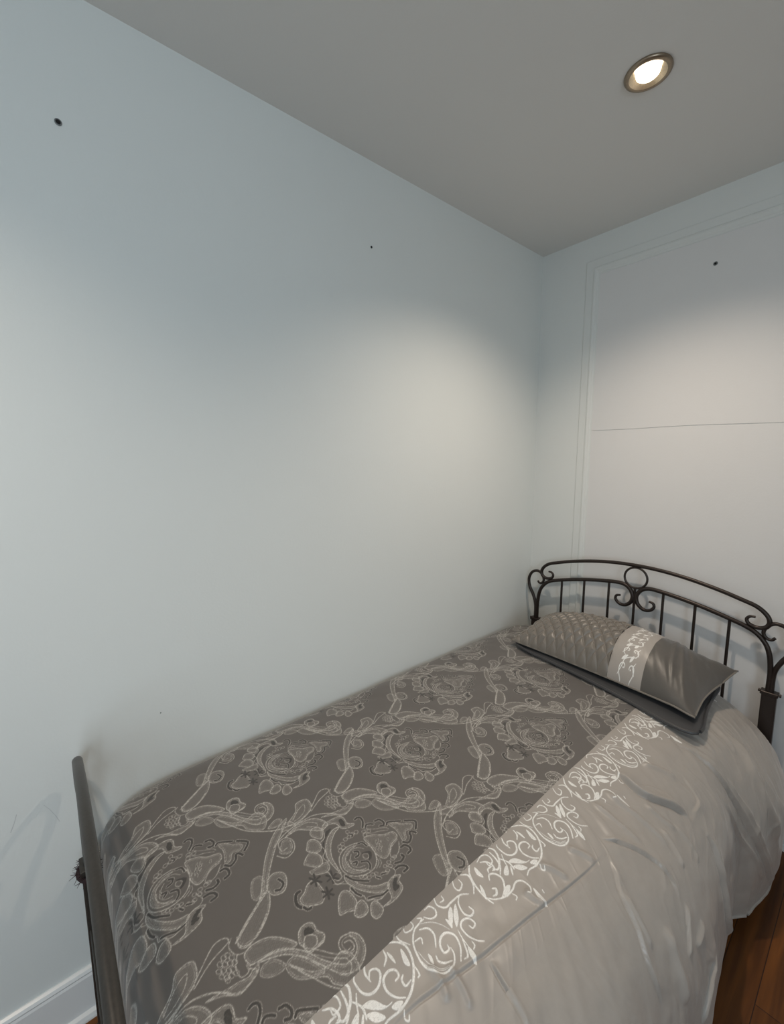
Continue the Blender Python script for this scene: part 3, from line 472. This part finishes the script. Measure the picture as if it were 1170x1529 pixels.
# ------------------------------------------------------------------ comforter
com=empty('comforter',(.55,-1.06,.6),'taupe damask comforter with white embroidered border draped over the bed','comforter')
T_,S_=np.meshgrid(rt,rs)
X,Y,Z=comforter(S_,T_);Z=Z+np.abs(R_.v)*.0003
me=gridmesh('damask_panel',X,Y,Z,True);attr(me,'embroidery',R_.v)
o=link('damask_panel',me,M_damask,com);o['label']='dark taupe damask panel with pale woven medallions'
XB=.93
bs=np.append(np.arange(XE,XB,.0011),XB);bt=np.append(np.arange(-2.044,-.0725,.0011),rt[-1])
RB=Raster(bs,bt)
for k in range(-2,7):
    dx,dy=.0+.018*k*.6,.393*k
    for kd,w,P in BANs:
        Q=P+np.array([dx*.6+.004,dy]);
        RB.stroke(kd,w,Q,.0012)
RB.v*=np.clip((XB-.004-bs)/.004,0,1)[:,None]
T_,S_=np.meshgrid(bt,bs);X,Y,Z=comforter(S_,T_);Z=Z+RB.v*.0006
me=gridmesh('embroidered_band',X,Y,Z,True);attr(me,'embroidery',RB.v)
o=link('embroidered_band',me,M_band,com);o['label']='pale satin band with raised white scroll embroidery'
ss=np.append(np.arange(XB,S1,.0035),S1);tt=np.append(np.arange(-2.044,-.0725,.0035),rt[-1]);T_,S_=np.meshgrid(tt,ss);X,Y,Z=comforter(S_,T_)
me=gridmesh('satin_border',X,Y,Z,True);o=link('satin_border',me,M_satin,com);o['label']='plain champagne grey satin side hanging in folds'
# rolled hem along the hanging edge
e=[Vector((X[-1,j],Y[-1,j],Z[-1,j])) for j in range(0,X.shape[1],3)]
MB().tube(e,.0045,8).build('hem',M_satin,com)
# ------------------------------------------------------------------ pillows
def pillow_fn(C,thick_top,thick_bot,seed,rnd_=0.):
    nz=Noise(seed)
    C=[np.array(c,float) for c in C]   # front-left, front-right, back-right, back-left
    def f(u,v,side):
        a=u;b=v   # 0..1
        pinch=.045*(4*a*(1-a))*(4*(b-.5)**2);
        bb=.5+(b-.5)*(1-(.06+rnd_*1.6)*(4*a*(1-a)));aa=.5+(a-.5)*(1-.05*(4*b*(1-b)));A_=2*a-1;B_=2*b-1;aa=aa-rnd_*A_*B_**8;bb=bb-rnd_*1.6*B_*A_**10
        P=[(C[0][i]*(1-aa)+C[1][i]*aa)*(1-bb)+(C[3][i]*(1-aa)+C[2][i]*aa)*bb for i in range(3)]
        ea=np.clip(1-np.abs(2*a-1)**2.6,0,1)**.62;eb=np.clip(1-np.abs(2*b-1)**2.4,0,1)**.60
        h=ea*eb
        if side>0: z=P[2]+thick_top*h*(1+.22*(a-.45))+.004*nz(a*5,b*4)*h
        else: z=P[2]-thick_bot*h
        return P[0],P[1],z,h
    return f
CQ=[(.185,-.440,.642),(.922,-.492,.650),(.955,-.150,.672),(.165,-.125,.668)]
pf=pillow_fn(CQ,.142,.020,21)
pil=empty('pillow_sham',(.56,-.3,.64),'quilted taupe pillow with embroidered satin band and charcoal end','pillow')
QA,QB=.60,.765
def top(u,v,region):
    x,y,z,h=pf(u,v,1)
    if region=='q':
        a=u*.74/.0225;b_=v*.37/.030
        d1=np.abs(np.sin(math.pi*(a+b_)*.5));d2=np.abs(np.sin(math.pi*(a-b_)*.5));q=np.minimum(d1,d2)**.75
        z=z+.0105*np.minimum(1,h*2+.35)*(q-.3);y=y-.0045*(q-.3);x=x+.0018*N4(u*60,v*30)*.5
    if region in('b','c'):
        dd=.0035 if region=='c' else .002
        w=N2(u*26+v*7,v*3)*dd*.7+N3((u+.22*v)*34,v*2.2)*dd*.7+N4(u*60,v*9)*dd*.15
        z=z+w*np.minimum(1,h*2+.1)
        if region=='c': z=z+.007*np.exp(-((u-.88+.16*(v-.5))/.012)**2)*h+.006*np.exp(-((u-.84+.12*(v-.5))/.010)**2)*h-.006*np.exp(-((u-.91+.2*(v-.5))/.014)**2)*h
    # the back right corner is flipped up against the spindles
    k=smooth(.80,1,u)*smooth(.72,1,v);z=z+.022*k;y=y+.02*k;x=x+.005*k
    k=smooth(.9,1,u)*smooth(.35,.1,v);z=z-.008*k
    return x,y,z
def panel(name,u0,u1,region,mt,nu,nv,label=None):
    U,Vv=np.meshgrid(np.linspace(u0,u1,nu),np.linspace(0,1,nv),indexing='ij')
    x,y,z=top(U,Vv,region);me=gridmesh(name,x,y,z);return me,U,Vv
for nm,a,b_,rg,mt,nu,lab in(('quilted_panel',0,QA,'q',M_quilt,300,'diamond quilted taupe satin'),('charcoal_panel',QB,1,'c',M_pcharc,120,'smooth charcoal satin end')):
    me,U,Vv=panel(nm,a,b_,rg,mt,nu,260);o=link(nm,me,mt,pil);o['label']=lab
me,U,Vv=panel('satin_band',QA,QB,'b',M_band,130,330)
RP=Raster(np.linspace(0,.122,130),np.linspace(0,.37,330))
rn=random.Random(9)
for k in range(8):
    y0=.006+k*.047
    for sgn,cx0 in((1,.052),(-1,.078)):
        c0=np.array([cx0,y0+.012])
        sp=[(c0[0]+sgn*(.004+.0022*i)*math.cos(i*.75),c0[1]+(.004+.0022*i)*math.sin(i*.75)) for i in range(7)]
        RP.stroke('w',3.6,sp,.001);RP.stroke('.',3,[(c0[0],c0[1]),(c0[0]+.001,c0[1])],.001)
    RP.stroke('W',1,[(.040,y0+.028),(.050,y0+.032),(.058,y0+.044),(.047,y0+.040)],.001)
    RP.stroke('W',1,[(.070,y0+.028),(.078,y0+.034),(.080,y0+.046),(.072,y0+.040)],.001)
    RP.stroke('w',3.4,[(.036,y0),(.046,y0+.014),(.050,y0+.03),(.066,y0+.040),(.088,y0+.044)],.001)
    RP.stroke('w',3.0,[(.094,y0+.004),(.086,y0+.016),(.092,y0+.03)],.001)
attr(me,'embroidery',RP.v);o=link('satin_band',me,M_band,pil);o['label']='pale satin stripe with white embroidery'
U,Vv=np.meshgrid(np.linspace(0,1,90),np.linspace(0,1,60),indexing='ij')
x,y,z,h=pf(U,Vv,-1);k=smooth(.80,1,U)*smooth(.72,1,Vv);z=z+.022*k;y=y+.02*k;x=x+.005*k;k=smooth(.9,1,U)*smooth(.35,.1,Vv);z=z-.008*k
me=gridmesh('back_cover',x,y,z,True);link('back_cover',me,M_back_p,pil)
# piping seam round the edge
ed=[(u,0) for u in np.linspace(0,1,60)]+[(1,v) for v in np.linspace(0,1,30)[1:]]+[(u,1) for u in np.linspace(1,0,60)[1:]]+[(0,v) for v in np.linspace(1,0,30)[1:-1]]
U=np.array([e[0] for e in ed]);Vv=np.array([e[1] for e in ed]);x,y,z=top(U,Vv,'n')
MB().tube(list(zip(x,y,z)),.0035,8,True).build('piping',M_quilt,pil)
# charcoal pillow underneath
CD=[(.185,-.455,.630),(.965,-.575,.612),(.925,-.115,.634),(.175,-.105,.632)]
pg=pillow_fn(CD,.016,.006,5,.04)
low=empty('flat_pillow',(.56,-.3,.62),'flat charcoal pillow lying beneath the quilted pillow','pillow')
U,Vv=np.meshgrid(np.linspace(0,1,100),np.linspace(0,1,70),indexing='ij')
x,y,z,h=pg(U,Vv,1)
# rounded corners
def rc(x,y,U,Vv): 
    return x,y
me=gridmesh('top_cover',x,y,z);o=link('top_cover',me,M_back_p,low)
x,y,z,h=pg(U,Vv,-1);me=gridmesh('under_cover',x,y,z,True);link('under_cover',me,M_back_p,low)
U=np.array([e[0] for e in ed]);Vv=np.array([e[1] for e in ed]);x,y,z,h=pg(U,Vv,1)
MB().tube(list(zip(x,y,z)),.006,8,True).build('piping',M_back_p,low)
# ------------------------------------------------------------------ daylight
w=bpy.data.worlds.new('sky');sc.world=w;w.use_nodes=True;bg=w.node_tree.nodes['Background'];bg.inputs[0].default_value=(.62,.80,1,1);bg.inputs[1].default_value=.6
l=bpy.data.lights.new('window_daylight','AREA');l.shape='RECTANGLE';l.size=1.36;l.size_y=1.26;l.energy=28.5;l.color=(.74,.89,1.)
o=bpy.data.objects.new('window_daylight',l);COL.objects.link(o);o.location=(RX+.02,(wy0+wy1)/2,(wz0+wz1)/2);o.rotation_euler=(0,math.pi/2,0)
# ------------------------------------------------------------------ camera
f,yaw,pitch,roll=629.5556,.8734,-.1287,-.0026
f,yaw,pitch,roll,cx_,cy_,cz_=(629.555568,0.873443,-0.128696,-0.002643,1.272026,-2.081458,1.493702)
fw=Vector((-math.sin(yaw)*math.cos(pitch),math.cos(yaw)*math.cos(pitch),math.sin(pitch)));r=Vector((math.cos(yaw),math.sin(yaw),0));u=r.cross(fw)
c,s=math.cos(roll),math.sin(roll);r2=c*r+s*u;u2=-s*r+c*u
cam=bpy.data.cameras.new('camera');co=bpy.data.objects.new('camera',cam);COL.objects.link(co)
mtx=Matrix((r2,u2,-fw)).transposed().to_4x4();mtx.translation=Vector((cx_,cy_,cz_));co.matrix_world=mtx
cam.sensor_fit='HORIZONTAL';cam.sensor_width=36;cam.lens=f/1170*36;cam.clip_start=.01
sc.camera=co
sc.view_settings.view_transform='Standard';sc.view_settings.look='None';sc.view_settings.gamma=1;sc.view_settings.use_curve_mapping=False
sc.view_settings.exposure=0.07
sc.cycles.use_denoising=True
sc.cycles.max_bounces=10;sc.cycles.diffuse_bounces=6
